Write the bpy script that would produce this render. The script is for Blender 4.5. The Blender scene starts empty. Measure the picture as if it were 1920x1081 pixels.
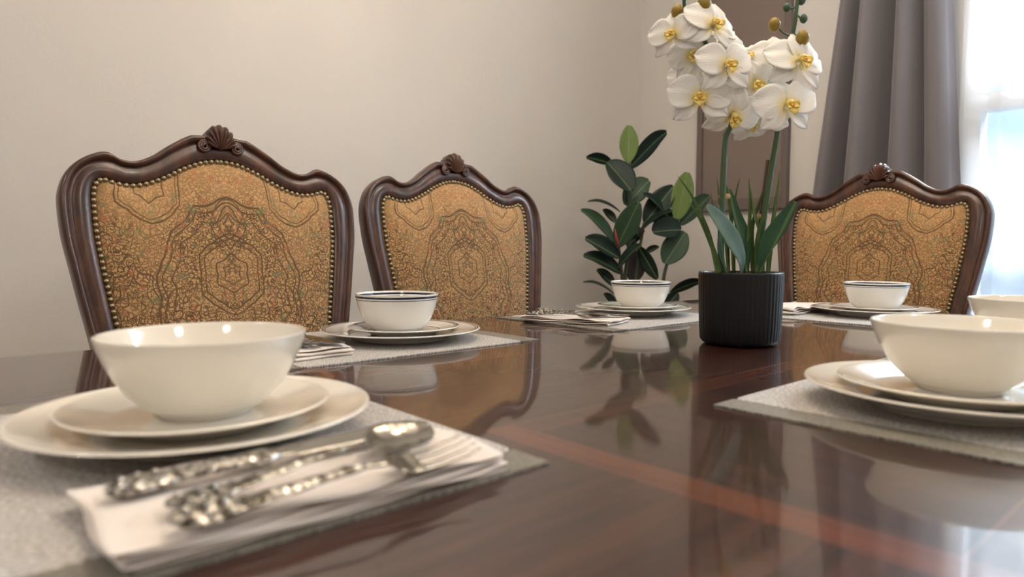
import bpy, bmesh, math, random
from mathutils import Vector, Matrix
from math import sin, cos, pi, radians, sqrt, atan2, exp
random.seed(7)
S = bpy.context.scene
COL = S.collection
TZ = 0.76                      # table top height

# ---------------------------------------------------------------- camera
FPX, YH, ROLL, TH, HC = 1270.8, 465.4, 0.0033, 0.7256, 0.1587
PIT = math.atan((540.5 - YH) / FPX)
cam_d = bpy.data.cameras.new('camera')
cam_d.sensor_fit = 'HORIZONTAL'; cam_d.sensor_width = 36.0
cam_d.lens = FPX / 1920 * 36.0
cam_d.clip_start = 0.02
cam = bpy.data.objects.new('camera', cam_d); COL.objects.link(cam)
FWD = Vector((sin(TH) * cos(PIT), cos(TH) * cos(PIT), -sin(PIT)))
RGT = Vector((cos(TH), -sin(TH), 0))
UPV = RGT.cross(FWD)
r2 = RGT * cos(ROLL) + UPV * sin(ROLL); u2 = UPV * cos(ROLL) - RGT * sin(ROLL)
M = Matrix((r2, u2, -FWD)).transposed().to_4x4()
CAM = Vector((0, 0, TZ + HC))
cam.matrix_world = Matrix.Translation(CAM) @ M
cam_d.dof.use_dof = True
cam_d.dof.focus_distance = 1.35
cam_d.dof.aperture_fstop = 4.5
S.camera = cam

# ---------------------------------------------------------------- view, world, light
S.view_settings.view_transform = 'Standard'
S.view_settings.look = 'None'
S.view_settings.gamma = 1
S.view_settings.use_curve_mapping = False
S.view_settings.exposure = 0.22

W = bpy.data.worlds.new('sky'); S.world = W; W.use_nodes = True
wt = W.node_tree; wb = wt.nodes['Background']; wb.inputs[1].default_value = 1.3
wc = wt.nodes.new('ShaderNodeTexCoord'); wz = wt.nodes.new('ShaderNodeSeparateXYZ'); wr = wt.nodes.new('ShaderNodeValToRGB'); wm = wt.nodes.new('ShaderNodeMath')
wm.operation = 'MULTIPLY_ADD'; wm.inputs[1].default_value = 0.5; wm.inputs[2].default_value = 0.5
wt.links.new(wc.outputs['Generated'], wz.inputs[0]); wt.links.new(wz.outputs[2], wm.inputs[0]); wt.links.new(wm.outputs[0], wr.inputs[0]); wt.links.new(wr.outputs[0], wb.inputs[0])
wr.color_ramp.elements[0].position = 0.484; wr.color_ramp.elements[0].color = (0.34, 0.46, 0.62, 1)      # snowy blue ground outside
wr.color_ramp.elements[1].position = 0.492; wr.color_ramp.elements[1].color = (0.50, 0.81, 1.0, 1)      # pale sky

WALL_Y, WALL_X = 2.10, 2.69    # wall behind the chairs, window wall
BACK = -3.2
CEIL = 2.60

def area_light(name, loc, rot, sx, sy, power, color, parent=None):
    l = bpy.data.lights.new(name, 'AREA'); l.shape = 'RECTANGLE'; l.size = sx; l.size_y = sy
    l.energy = power; l.color = color
    o = bpy.data.objects.new(name, l); COL.objects.link(o); o.location = loc; o.rotation_euler = rot
    if parent: o.parent = parent
    return o
# daylight falling in through the window (stands outside the pane)
day = area_light('window_daylight', (WALL_X + 1.05, -0.15, 2.95), (0, radians(52), 0), 1.5, 2.2, 300, (0.80, 0.90, 1.0))
day['kind'] = 'structure'

# ---------------------------------------------------------------- materials
def srgb(r, g, b):
    f = lambda c: (c / 255 / 12.92) if c / 255 <= 0.04045 else ((c / 255 + 0.055) / 1.055) ** 2.4
    return (f(r), f(g), f(b), 1)

class NT:
    def __init__(s, name):
        s.m = bpy.data.materials.new(name); s.m.use_nodes = True
        s.t = s.m.node_tree; s.b = s.t.nodes['Principled BSDF']; s.out = s.t.nodes['Material Output']
    def n(s, typ, **k):
        nd = s.t.nodes.new(typ)
        for a, v in k.items(): setattr(nd, a, v)
        return nd
    def link(s, a, b): s.t.links.new(a, b)
    def inp(s, nd, i, v):
        if isinstance(v, (int, float, tuple)): nd.inputs[i].default_value = v
        else: s.link(v, nd.inputs[i])
    def math(s, op, a, b=0.0, c=None, clamp=False):
        nd = s.n('ShaderNodeMath', operation=op); nd.use_clamp = clamp
        s.inp(nd, 0, a); s.inp(nd, 1, b)
        if c is not None: s.inp(nd, 2, c)
        return nd.outputs[0]
    def mix(s, fac, a, b):
        nd = s.n('ShaderNodeMix', data_type='RGBA')
        s.inp(nd, 0, fac); s.inp(nd, 6, a); s.inp(nd, 7, b)
        return nd.outputs[2]
    def step(s, x, lo, hi):      # smooth 0..1 between lo and hi
        nd = s.n('ShaderNodeMapRange', interpolation_type='SMOOTHSTEP')
        s.inp(nd, 0, x); nd.inputs[1].default_value = lo; nd.inputs[2].default_value = hi
        return nd.outputs[0]
    def coord(s, scale=(1, 1, 1), which='Object'):
        tc = s.n('ShaderNodeTexCoord'); mp = s.n('ShaderNodeMapping'); s.link(tc.outputs[which], mp.inputs[0])
        mp.inputs['Scale'].default_value = scale
        return mp.outputs[0]
    def sep(s, v):
        nd = s.n('ShaderNodeSeparateXYZ'); s.link(v, nd.inputs[0]); return nd.outputs
    def comb(s, x, y, z):
        nd = s.n('ShaderNodeCombineXYZ'); s.inp(nd, 0, x); s.inp(nd, 1, y); s.inp(nd, 2, z); return nd.outputs[0]
    def noise(s, v, scale, detail=3.0, rough=0.5, dist=0.0):
        nd = s.n('ShaderNodeTexNoise'); s.link(v, nd.inputs['Vector'])
        nd.inputs['Scale'].default_value = scale; nd.inputs['Detail'].default_value = detail
        nd.inputs['Roughness'].default_value = rough; nd.inputs['Distortion'].default_value = dist
        return nd.outputs
    def voro(s, v, scale, feature='F1', rnd=1.0):
        nd = s.n('ShaderNodeTexVoronoi', feature=feature); s.link(v, nd.inputs['Vector'])
        nd.inputs['Scale'].default_value = scale; nd.inputs['Randomness'].default_value = rnd
        return nd.outputs
    def bump(s, h, strength=0.3, dist=0.001):
        nd = s.n('ShaderNodeBump'); nd.inputs['Strength'].default_value = strength; nd.inputs['Distance'].default_value = dist
        s.link(h, nd.inputs['Height']); s.link(nd.outputs[0], s.b.inputs['Normal'])
        return nd
    def set(s, col=None, rough=None, metal=None, coat=None, coat_r=None, spec=None, sss=None):
        if col is not None: s.inp(s.b, 'Base Color', col)
        if rough is not None: s.inp(s.b, 'Roughness', rough)
        if metal is not None: s.inp(s.b, 'Metallic', metal)
        if coat is not None: s.inp(s.b, 'Coat Weight', coat)
        if coat_r is not None: s.inp(s.b, 'Coat Roughness', coat_r)
        if spec is not None: s.inp(s.b, 'Specular IOR Level', spec)
        return s

def simple(name, col, rough=0.5, **k):
    return NT(name).set(col, rough, **k).m

def m_wall():
    n = NT('painted_plaster'); v = n.coord()
    a = n.noise(v, 2.0, 3)[0]; b = n.noise(v, 60.0, 4, 0.6)[0]
    n.set(n.mix(a, srgb(209, 204, 198), srgb(214, 208, 202)), 0.75, spec=0.3)
    n.bump(b, 0.35, 0.0025); return n.m
def m_ceiling(): return simple('ceiling_paint', srgb(236, 233, 228), 0.8)
def m_floor():
    n = NT('floor_boards'); v = n.coord()
    br = n.n('ShaderNodeTexBrick'); n.link(v, br.inputs['Vector'])
    br.inputs['Scale'].default_value = 1.0; br.inputs['Brick Width'].default_value = 1.2; br.inputs['Row Height'].default_value = 0.12
    br.inputs['Mortar Size'].default_value = 0.002
    br.inputs['Color1'].default_value = srgb(120, 88, 62); br.inputs['Color2'].default_value = srgb(138, 104, 76); br.inputs['Mortar'].default_value = srgb(50, 34, 24)
    g = n.noise(n.coord((1, 14, 1)), 6.0, 5)[0]
    n.set(n.mix(n.math('MULTIPLY', g, 0.5), br.outputs[0], srgb(90, 62, 42)), 0.35, coat=0.2); return n.m

def m_table(inlay):
    n = NT('table_veneer' if inlay else 'table_wood')
    v = n.coord(); x, y, z = n.sep(v)
    ax, ay = n.math('ABSOLUTE', x), n.math('ABSOLUTE', y)
    g1 = n.noise(n.coord((2.2, 26, 10)), 3.0, 6, 0.62, 0.6)[0]
    g2 = n.noise(n.coord((26, 2.2, 10)), 3.0, 6, 0.62, 0.6)[0]
    cl = n.noise(v, 5.0, 3)[0]
    dark, mid = srgb(46, 25, 18), srgb(78, 44, 32)
    outer = n.mix(n.step(g1, 0.32, 0.72), dark, mid)
    if inlay:
        panel = n.mix(n.step(g2, 0.3, 0.72), srgb(42, 22, 17), srgb(72, 40, 30))
        band = n.mix(n.step(g2, 0.3, 0.7), srgb(88, 44, 28), srgb(116, 62, 40))
        d = n.math('MAXIMUM', n.math('SUBTRACT', ax, 0.549), n.math('SUBTRACT', 0.180, ay))
        d = n.math('MAXIMUM', d, n.math('SUBTRACT', ay, 0.50))
        inb = n.step(d, -0.0006, 0.0006); outb = n.step(d, 0.0310, 0.0322)
        side = n.step(n.math('SUBTRACT', ax, 0.549), -0.0006, 0.0006)
        c = n.mix(inb, panel, n.mix(n.math('MULTIPLY_ADD', side, .7, .3), outer, band)); c = n.mix(outb, c, outer)
        def line(at, w):
            q = n.math('ABSOLUTE', n.math('SUBTRACT', d, at))
            return n.math('SUBTRACT', 1.0, n.step(q, w * 0.6, w * 1.2))
        ln = n.math('MAXIMUM', line(0.0, 0.0012), line(0.0316, 0.0012))
        c = n.mix(n.math('MULTIPLY', ln, 0.45), c, srgb(140, 82, 54))
        d2 = n.math('ABSOLUTE', n.math('MAXIMUM', n.math('SUBTRACT', ax, 0.93), n.math('SUBTRACT', ay, 0.545)))
        c = n.mix(n.math('MULTIPLY', n.math('SUBTRACT', 1.0, n.step(d2, 0.001, 0.003)), 0.6), c, srgb(150, 88, 54))
    else: c = outer
    c = n.mix(n.math('MULTIPLY', cl, 0.35), c, dark)
    n.set(c, 0.35, coat=1.0, spec=0.2)
    sm = n.noise(v, 7.0, 4)[0]; n.set(coat_r=n.math('MULTIPLY_ADD', sm, 0.09, 0.01))
    n.bump(n.noise(v, 14.0, 2)[0], 0.12, 0.0008)
    n.t.links.new([q for q in n.t.nodes if q.type == 'BUMP'][0].outputs[0], n.b.inputs['Coat Normal'])
    return n.m

def m_chairwood():
    n = NT('carved_walnut'); v = n.coord((6, 6, 1.6))
    g = n.noise(v, 5.0, 6, 0.65, 1.2)[0]
    n.set(n.mix(n.step(g, 0.25, 0.8), srgb(46, 25, 18), srgb(96, 56, 37)), 0.36, coat=0.3, coat_r=0.18)
    n.bump(g, 0.1, 0.001); return n.m

def m_tapestry():
    n = NT('tapestry_fabric'); v = n.coord(); x, y, z = n.sep(v)
    ax = n.math('ABSOLUTE', x)
    p = n.comb(ax, 0.0, z)
    wn = n.noise(p, 22.0, 2)[1]
    sub = n.n('ShaderNodeVectorMath', operation='MULTIPLY_ADD')
    n.link(wn, sub.inputs[0]); sub.inputs[1].default_value = (0.018, 0.018, 0.018); n.link(p, sub.inputs[2])
    pw = sub.outputs[0]; wx, wy, wz = n.sep(pw)
    def ell(cx, cz, rx, rz, lobes=9, amp=.05, px=wx, pz=wz):
        a = n.math('DIVIDE', n.math('SUBTRACT', px, cx), rx); b = n.math('DIVIDE', n.math('SUBTRACT', pz, cz), rz)
        q = n.math('SQRT', n.math('ADD', n.math('MULTIPLY', a, a), n.math('MULTIPLY', b, b)))
        th = n.math('ARCTAN2', a, b)
        return n.math('MULTIPLY_ADD', n.math('ABSOLUTE', n.math('SINE', n.math('MULTIPLY', th, lobes * .5))), amp, q)
    def ring(d, at, w):
        return n.math('SUBTRACT', 1.0, n.step(n.math('ABSOLUTE', n.math('SUBTRACT', d, at)), w * 0.3, w))
    # medallion, cartouche, crest, corner swags, side palmettes
    M1 = ell(0.009, TZ + 0.075, 0.135, 0.185, 14, .06)
    M2 = ell(0.009, TZ + 0.115, 0.066, 0.080, 6, .08)
    M3 = ell(0.009, TZ + 0.215, 0.036, 0.050, 4, .14)
    M4 = ell(0.150, TZ + 0.285, 0.062, 0.075, 6, .10)
    M5 = ell(0.185, TZ + 0.060, 0.045, 0.075, 8, .18)
    M6 = ell(0.009, TZ - 0.075, 0.060, 0.070, 8, .2)
    L = None
    for d, ats in ((M1, ((1.05, .022), (.98, .016), (.86, .016))), (M2, ((1.0, .035), (.86, .03), (.5, .035), (.3, .03))), (M3, ((1.0, .05), (.66, .06), (.3, .06))),
                   (M4, ((1.0, .035), (.9, .02), (.5, .03))), (M5, ((1.0, .04), (.72, .04), (.4, .04))), (M6, ((1.0, .035), (.68, .04), (.35, .04)))):
        for at, w in ats:
            r = ring(d, at, w); L = r if L is None else n.math('MAXIMUM', L, r)
    v1 = n.voro(pw, 52.0)[0]
    scroll = n.math('SINE', n.math('MULTIPLY', v1, 24.0))
    sc = n.step(scroll, 0.55, 0.9)
    v2 = n.voro(pw, 115.0, 'DISTANCE_TO_EDGE')[0]
    fine = n.math('SUBTRACT', 1.0, n.step(v2, 0.02, 0.10))
    v3 = n.voro(p, 210.0)[0]; dots = n.math('SUBTRACT', 1.0, n.step(v3, 0.22, 0.36))
    # the ground is quieter near the top corners
    dens = n.step(n.math('ADD', n.noise(p, 9.0, 2)[0], n.math('MULTIPLY', n.math('SUBTRACT', TZ + 0.30, z), 1.4)), 0.45, 0.9)
    fl = n.math('MULTIPLY', n.math('MAXIMUM', n.math('MULTIPLY', sc, 0.9), n.math('MULTIPLY', n.math('MAXIMUM', fine, dots), 0.85)), n.math('MULTIPLY_ADD', dens, 0.55, 0.42))
    lines = n.math('MAXIMUM', n.math('MULTIPLY', L, 0.8), fl)
    ground = n.mix(n.noise(p, 30.0, 4)[0], srgb(172, 132, 88), srgb(206, 164, 114))
    dk = n.mix(n.step(n.noise(p, 16.0, 2)[0], 0.42, 0.6), srgb(42, 32, 20), srgb(70, 46, 34))
    c = n.mix(lines, ground, dk)
    acc = n.math('MULTIPLY', n.step(n.noise(p, 48.0, 2)[0], 0.56, 0.64), 0.45)
    c = n.mix(acc, c, n.mix(n.step(n.noise(p, 20.0, 1)[0], 0.48, 0.52), srgb(110, 120, 84), srgb(176, 104, 74)))
    n.set(c, 0.85, spec=0.2)
    n.inp(n.b, 'Sheen Weight', 0.25)
    w = n.noise(v, 420.0, 2)[0]
    n.bump(n.math('ADD', n.math('MULTIPLY', lines, -1.0), n.math('MULTIPLY', w, 0.6)), 0.35, 0.0012)
    return n.m

def m_china(name, base, bands=(), axis='r', spec=0.5):
    n = NT(name); v = n.coord(); x, y, z = n.sep(v)
    c = base
    if bands:
        if axis == 'r': q = n.math('SQRT', n.math('ADD', n.math('MULTIPLY', x, x), n.math('MULTIPLY', y, y)))
        else: q = z
        mask = None
        for at, w in bands:
            r = n.math('LESS_THAN', n.math('ABSOLUTE', n.math('SUBTRACT', q, at)), w)
            mask = r if mask is None else n.math('MAXIMUM', mask, r)
        if axis == 'r':      # bands only on the upper glaze
            nz = n.sep(n.n('ShaderNodeTexCoord').outputs['Normal'])[2]
            mask = n.math('MULTIPLY', mask, n.math('GREATER_THAN', nz, 0.0))
        c = n.mix(mask, base, srgb(28, 34, 62))
    n.set(c, 0.12, coat=0.6, coat_r=0.04)
    return n.m

def m_mat(hem=False):
    n = NT('woven_hem' if hem else 'woven_placemat'); v = n.coord()
    x, y, z = n.sep(v)
    nz = n.noise(n.coord((30, 300, 1)), 5.0, 4, 0.7)[0]
    nz2 = n.noise(n.coord((190, 60, 1)), 4.0, 2, 0.7)[0]
    wx = n.math('SINE', n.math('MULTIPLY', x, 1900.0)); wy = n.math('SINE', n.math('MULTIPLY', y, 1900.0))
    we = n.math('MULTIPLY', wx, wy)
    rows = n.math('SINE', n.math('ADD', n.math('MULTIPLY', x, 2300.0), n.math('MULTIPLY', n.noise(v, 40.0, 2)[0], 6.0)))
    f = n.step(n.math('ADD', n.math('ADD', n.math('MULTIPLY', nz, 0.25), n.math('MULTIPLY', nz2, 0.75)), n.math('ADD', n.math('MULTIPLY', we, 0.05), n.math('MULTIPLY', rows, 0.07))), 0.40, 0.62)
    if hem: c = n.mix(f, srgb(96, 92, 84), srgb(158, 152, 140))
    else: c = n.mix(f, srgb(126, 119, 113), srgb(248, 245, 242))
    n.set(c, 0.42, spec=0.6)
    n.bump(n.math('ADD', we, n.math('MULTIPLY', nz, 1.5)), 0.5, 0.0008)
    return n.m

def m_silver(ornate):
    n = NT('ornate_silver' if ornate else 'polished_silver'); v = n.coord()
    n.set(srgb(152, 147, 138), 0.12 if not ornate else 0.24, metal=1.0)
    if ornate:
        a = n.voro(v, 190.0)[0]; b = n.noise(v, 260.0, 3)[0]
        n.set(col=n.mix(n.step(a, 0.25, 0.75), srgb(192, 188, 180), srgb(88, 82, 74)))
        n.bump(n.math('ADD', a, b), 0.6, 0.0014)
    return n.m

def m_leaf(name, c1, c2, rough=0.28, s=7.0, trans=0.0):
    n = NT(name); v = n.coord(); x, y, z = n.sep(v)
    rib = n.math('SUBTRACT', 1.0, n.step(n.math('ABSOLUTE', x), 0.0008, 0.0028))
    vein = n.math('SINE', n.math('MULTIPLY', n.math('SUBTRACT', y, n.math('MULTIPLY', n.math('ABSOLUTE', x), 0.8)), 520.0))
    c = n.mix(n.noise(v, s * 4, 2)[0], c1, c2)
    c = n.mix(n.math('MULTIPLY', rib, 0.5), c, srgb(120, 136, 84))
    n.set(c, rough + .16, spec=0.25); n.bump(vein, 0.15, 0.0006)
    return n.m

def m_curtain():
    n = NT('taupe_curtain_cloth'); v = n.coord()
    n.set(srgb(116, 111, 114), 0.8, spec=0.2); n.inp(n.b, 'Sheen Weight', 0.3)
    n.bump(n.noise(v, 500.0, 2)[0], 0.2, 0.0006); return n.m
def m_sheer():
    n = NT('sheer_voile')
    tr = n.n('ShaderNodeBsdfTransparent'); tl = n.n('ShaderNodeBsdfTranslucent'); df = n.n('ShaderNodeBsdfDiffuse')
    tl.inputs[0].default_value = (0.95, 0.96, 0.98, 1); df.inputs[0].default_value = (0.9, 0.9, 0.92, 1)
    a = n.n('ShaderNodeMixShader'); a.inputs[0].default_value = 0.65; n.link(df.outputs[0], a.inputs[1]); n.link(tl.outputs[0], a.inputs[2])
    b = n.n('ShaderNodeMixShader'); n.link(a.outputs[0], b.inputs[1]); n.link(tr.outputs[0], b.inputs[2]); b.inputs[0].default_value = 0.60
    n.link(b.outputs[0], n.out.inputs[0]); return n.m
def m_glass():
    n = NT('window_glass'); tr = n.n('ShaderNodeBsdfTransparent'); gl = n.n('ShaderNodeBsdfGlossy'); gl.inputs['Roughness'].default_value = 0.02
    b = n.n('ShaderNodeMixShader'); b.inputs[0].default_value = 0.06; n.link(tr.outputs[0], b.inputs[1]); n.link(gl.outputs[0], b.inputs[2])
    n.link(b.outputs[0], n.out.inputs[0]); return n.m
def m_emit(name, col, st):
    n = NT(name); n.set(col, 0.4); n.inp(n.b, 'Emission Color', col); n.inp(n.b, 'Emission Strength', st); return n.m
def m_petal():
    n = NT('orchid_petal'); v = n.coord(); x, y, z = n.sep(v)
    rr = n.math('SQRT', n.math('ADD', n.math('MULTIPLY', x, x), n.math('MULTIPLY', y, y)))
    c = n.mix(n.step(rr, 0.004, 0.024), srgb(240, 226, 168), srgb(246, 244, 240))
    n.set(c, 0.55, spec=0.3); n.inp(n.b, 'Subsurface Weight', 0.15); n.inp(n.b, 'Subsurface Radius', (0.01, 0.01, 0.01))
    ang = n.math('ARCTAN2', y, x); n.bump(n.math('SINE', n.math('MULTIPLY', ang, 60.0)), 0.15, 0.0006)
    return n.m
def m_napkin():
    n = NT('cotton_napkin'); v = n.coord(); n.set(srgb(232, 222, 214), 0.85, spec=0.15)
    n.inp(n.b, 'Sheen Weight', 0.2); n.bump(n.noise(v, 700.0, 2)[0], 0.25, 0.0004); return n.m
def m_pot():
    n = NT('black_ribbed_ceramic'); n.set(srgb(16, 15, 19), 0.38, spec=0.35); return n.m

MAT = dict(wall=m_wall(), ceiling=m_ceiling(), floor=m_floor(), top=m_table(True), twood=m_table(False), cwood=m_chairwood(),
    tapestry=m_tapestry(),
    brass=NT('aged_brass').set(srgb(150, 134, 104), 0.38, metal=0.85).m,
    plainchina=m_china('ivory_china', srgb(240, 234, 222)),
    bdinner=m_china('banded_dinner_china', srgb(236, 232, 224), ((0.1316, 0.0013), (0.1278, 0.0008), (0.0905, 0.0009))),
    bsalad=m_china('banded_salad_china', srgb(236, 232, 224), ((0.0914, 0.0013), (0.0880, 0.0008), (0.0600, 0.0008))),
    bbowl=m_china('banded_bowl_china', srgb(236, 233, 227), ((0.0583, 0.0017), (0.0538, 0.0006)), 'z'),
    mat=m_mat(), hem=m_mat(True), silver=m_silver(False), ornate=m_silver(True), napkin=m_napkin(),
    leaf=m_leaf('rubber_leaf_dark', srgb(14, 30, 23), srgb(27, 46, 35)),
    leaf2=m_leaf('rubber_leaf_mid', srgb(36, 58, 42), srgb(58, 80, 58)),
    leaf3=m_leaf('rubber_leaf_young', srgb(84, 104, 52), srgb(112, 130, 74)),
    wine=simple('rubber_leaf_wine', srgb(40, 26, 30), 0.35),
    red=simple('red_sheath', srgb(150, 40, 44), 0.4),
    bark=simple('plant_stem', srgb(62, 70, 48), 0.5),
    oleaf=m_leaf('orchid_leaf', srgb(40, 74, 52), srgb(62, 98, 70), 0.35),
    oleafb=m_leaf('orchid_leaf_pale', srgb(96, 128, 124), srgb(136, 168, 166), 0.3),
    blade=m_leaf('grass_blade', srgb(48, 72, 34), srgb(88, 110, 56), 0.45),
    ostem=simple('orchid_stem', srgb(70, 92, 62), 0.45), stake=simple('wood_stake', srgb(76, 52, 38), 0.6), tie=simple('raffia_tie', srgb(188, 158, 104), 0.7),
    petal=m_petal(), lip=simple('orchid_lip', srgb(240, 214, 120), 0.5), lipred=simple('orchid_throat', srgb(226, 176, 96), 0.5),
    bud=simple('orchid_bud', srgb(148, 122, 40), 0.45), budg=simple('orchid_bud_green', srgb(70, 96, 74), 0.5),
    pot=m_pot(), soil=simple('potting_moss', srgb(48, 40, 30), 0.9), planter=simple('grey_planter', srgb(120, 118, 114), 0.6),
    curtain=m_curtain(), sheer=m_sheer(), glass=m_glass(), white=simple('white_window_paint', srgb(238, 240, 242), 0.35),
    rod=simple('curtain_rod_metal', srgb(60, 56, 54), 0.35, metal=0.8),
    art=simple('taupe_canvas', srgb(126, 112, 104), 0.8), artframe=simple('taupe_frame', srgb(108, 95, 90), 0.5),
    bulb=m_emit('warm_bulb_glass', (1.0, 0.80, 0.52, 1), 12.0), diffuser=m_emit('added_fill_diffuser', (1.0, 0.86, 0.68, 1), 4.0))

# ---------------------------------------------------------------- object helpers
def link(name, me, mat, parent=None, smooth=True):
    me.materials.append(mat)
    if smooth:
        for p in me.polygons: p.use_smooth = True
    o = bpy.data.objects.new(name, me); COL.objects.link(o)
    if parent: o.parent = parent
    return o
def obj(name, V, F, mat, parent=None, smooth=True):
    me = bpy.data.meshes.new(name); me.from_pydata([tuple(v) for v in V], [], F); me.validate()
    bm = bmesh.new(); bm.from_mesh(me); bmesh.ops.recalc_face_normals(bm, faces=bm.faces); bm.to_mesh(me); bm.free()
    return link(name, me, mat, parent, smooth)
def tag(o, label=None, cat=None, group=None, kind=None):
    for k, v in (('label', label), ('category', cat), ('group', group), ('kind', kind)):
        if v: o[k] = v
    return o
def thing(name, label, cat, loc=(0, 0, 0), rz=0.0, group=None):
    o = bpy.data.objects.new(name, None); COL.objects.link(o); o.empty_display_size = 0.05
    o.location = loc; o.rotation_euler = (0, 0, rz); return tag(o, label, cat, group)
def children(o): return [c for c in COL.objects if c.parent == o]
def dup(o, loc=None, rz=None, label=None, parent=None):
    c = o.copy(); COL.objects.link(c); c.parent = parent
    if loc is not None: c.location = loc
    if rz is not None: c.rotation_euler = (0, 0, rz)
    if label: c['label'] = label
    for ch in children(o): dup(ch, parent=c)
    return c
class MB:
    def __init__(s): s.V = []; s.F = []
    def add(s, V, F):
        k = len(s.V); s.V += [Vector(v) for v in V]; s.F += [[i + k for i in f] for f in F]
    def box(s, x0, x1, y0, y1, z0, z1):
        s.add([(x, y, z) for x in (x0, x1) for y in (y0, y1) for z in (z0, z1)],
              [(0, 1, 3, 2), (4, 6, 7, 5), (0, 4, 5, 1), (2, 3, 7, 6), (0, 2, 6, 4), (1, 5, 7, 3)])
    def tube(s, pts, rad, n=10, flat=(1, 1)):
        pts = [Vector(p) for p in pts]; rr = rad if isinstance(rad, (list, tuple)) else [rad] * len(pts)
        V = []; ref = None
        for i, p in enumerate(pts):
            d = (pts[min(i + 1, len(pts) - 1)] - pts[max(i - 1, 0)]).normalized()
            if ref is None: ref = Vector((1, 0, 0)) if abs(d.x) < 0.9 else Vector((0, 1, 0))
            a = (ref - d * ref.dot(d)).normalized(); b = d.cross(a); ref = a
            for k in range(n):
                t = 2 * pi * k / n; V.append(p + a * cos(t) * rr[i] * flat[0] + b * sin(t) * rr[i] * flat[1])
        F = [(i * n + k, i * n + (k + 1) % n, (i + 1) * n + (k + 1) % n, (i + 1) * n + k) for i in range(len(pts) - 1) for k in range(n)]
        F += [tuple(range(n))[::-1], tuple((len(pts) - 1) * n + k for k in range(n))]
        s.add(V, F)
    def lathe(s, prof, n=64, c=(0, 0, 0), radial=None):
        V = []; k = len(prof)
        for j in range(n):
            t = 2 * pi * j / n
            for (r, z) in prof:
                q = r * (radial(t, r, z) if radial else 1); V.append((c[0] + q * cos(t), c[1] + q * sin(t), c[2] + z))
        F = [(j * k + i, ((j + 1) % n) * k + i, ((j + 1) % n) * k + i + 1, j * k + i + 1) for j in range(n) for i in range(k - 1)]
        s.add(V, F)
    def build(s, name, mat, parent=None, smooth=True, merge=0.0):
        me = bpy.data.meshes.new(name); me.from_pydata([tuple(v) for v in s.V], [], [tuple(f) for f in s.F])
        bm = bmesh.new(); bm.from_mesh(me)
        if merge: bmesh.ops.remove_doubles(bm, verts=bm.verts, dist=merge)
        bmesh.ops.recalc_face_normals(bm, faces=bm.faces); bm.to_mesh(me); bm.free()
        return link(name, me, mat, parent, smooth)
def bevel(o, w=0.004, seg=3, angle=35):
    m = o.modifiers.new('bevel', 'BEVEL'); m.width = w; m.segments = seg; m.limit_method = 'ANGLE'; m.angle_limit = radians(angle); m.harden_normals = False
    return o
def catmull(P, sub=6, closed=False):
    out = []; n = len(P)
    for i in range(n if closed else n - 1):
        a = [Vector(P[(i + k) % n]) if closed else Vector(P[min(max(i + k, 0), n - 1)]) for k in (-1, 0, 1, 2)]
        for j in range(sub):
            t = j / sub
            out.append(0.5 * ((2 * a[1]) + (a[2] - a[0]) * t + (2 * a[0] - 5 * a[1] + 4 * a[2] - a[3]) * t * t + (3 * a[1] - 3 * a[2] + a[3] - a[0]) * t ** 3))
    if not closed: out.append(Vector(P[-1]))
    return out
def lerp(a, b, t): return a + (b - a) * t

# ================================================================ the room
def structure(name, V_or_mb, mat, smooth=False):
    o = V_or_mb.build(name, mat, None, smooth); return tag(o, kind='structure')
b = MB(); b.box(BACK, WALL_X + .12, BACK, WALL_Y + .12, -.1, 0); structure('floor', b, MAT['floor'])
b = MB(); b.box(BACK, WALL_X + .12, BACK, WALL_Y + .12, CEIL, CEIL + .1); structure('ceiling', b, MAT['ceiling'])
b = MB(); b.box(BACK, WALL_X, WALL_Y, WALL_Y + .12, 0, CEIL); structure('wall_left', b, MAT['wall'])
b = MB(); b.box(BACK - .12, BACK, BACK, WALL_Y + .12, 0, CEIL); structure('wall_back', b, MAT['wall'])
b = MB(); b.box(BACK, WALL_X + .12, BACK - .12, BACK, 0, CEIL); structure('wall_right', b, MAT['wall'])
WY0, WY1, WZ0, WZ1 = -0.98, 0.74, 0.42, 2.25     # window opening
b = MB()
b.box(WALL_X, WALL_X + .12, WY1, WALL_Y + .12, 0, CEIL); b.box(WALL_X, WALL_X + .12, BACK, WY0, 0, CEIL)
b.box(WALL_X, WALL_X + .12, WY0, WY1, 0, WZ0); b.box(WALL_X, WALL_X + .12, WY0, WY1, WZ1, CEIL)
structure('wall_front', b, MAT['wall'])
b = MB(); b.box(BACK, WALL_X, WALL_Y - .014, WALL_Y, 0, .11); structure('baseboard_left', b, MAT['white'])
b = MB(); b.box(WALL_X - .014, WALL_X, BACK, WALL_Y - .014, 0, .11); structure('baseboard_front', b, MAT['white'])
# window: frame, sill, muntins in one frame part; pane
win = tag(bpy.data.objects.new('window_1', None), kind='structure'); COL.objects.link(win); win.location = (WALL_X, 0, 0)
b = MB(); f = .06
b.box(.01, .09, WY1 - f, WY1, WZ0, WZ1); b.box(.01, .09, WY0, WY0 + f, WZ0, WZ1)
b.box(.01, .09, WY0, WY1, WZ0, WZ0 + f); b.box(.01, .09, WY0, WY1, WZ1 - f, WZ1)
b.box(.02, .07, WY0 + f, WY1 - f, .90, .915); b.box(.015, .085, WY0, WY1, 1.385, 1.445); b.box(.02, .07, WY0 + f, WY1 - f, 1.495, 1.515)
b.box(.01, .09, -.17, -.11, WZ0, WZ1)
for y in (.27, -.53): b.box(.035, .06, y - .008, y + .008, WZ0, WZ1)
b.box(.035, .06, WY0, WY1, 1.86, 1.876)
b.build('window_frame', MAT['white'], win, False)
b = MB(); b.box(.045, .05, WY0 + f, WY1 - f, WZ0 + f, WZ1 - f); b.build('window_pane', MAT['glass'], win, False)
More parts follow.
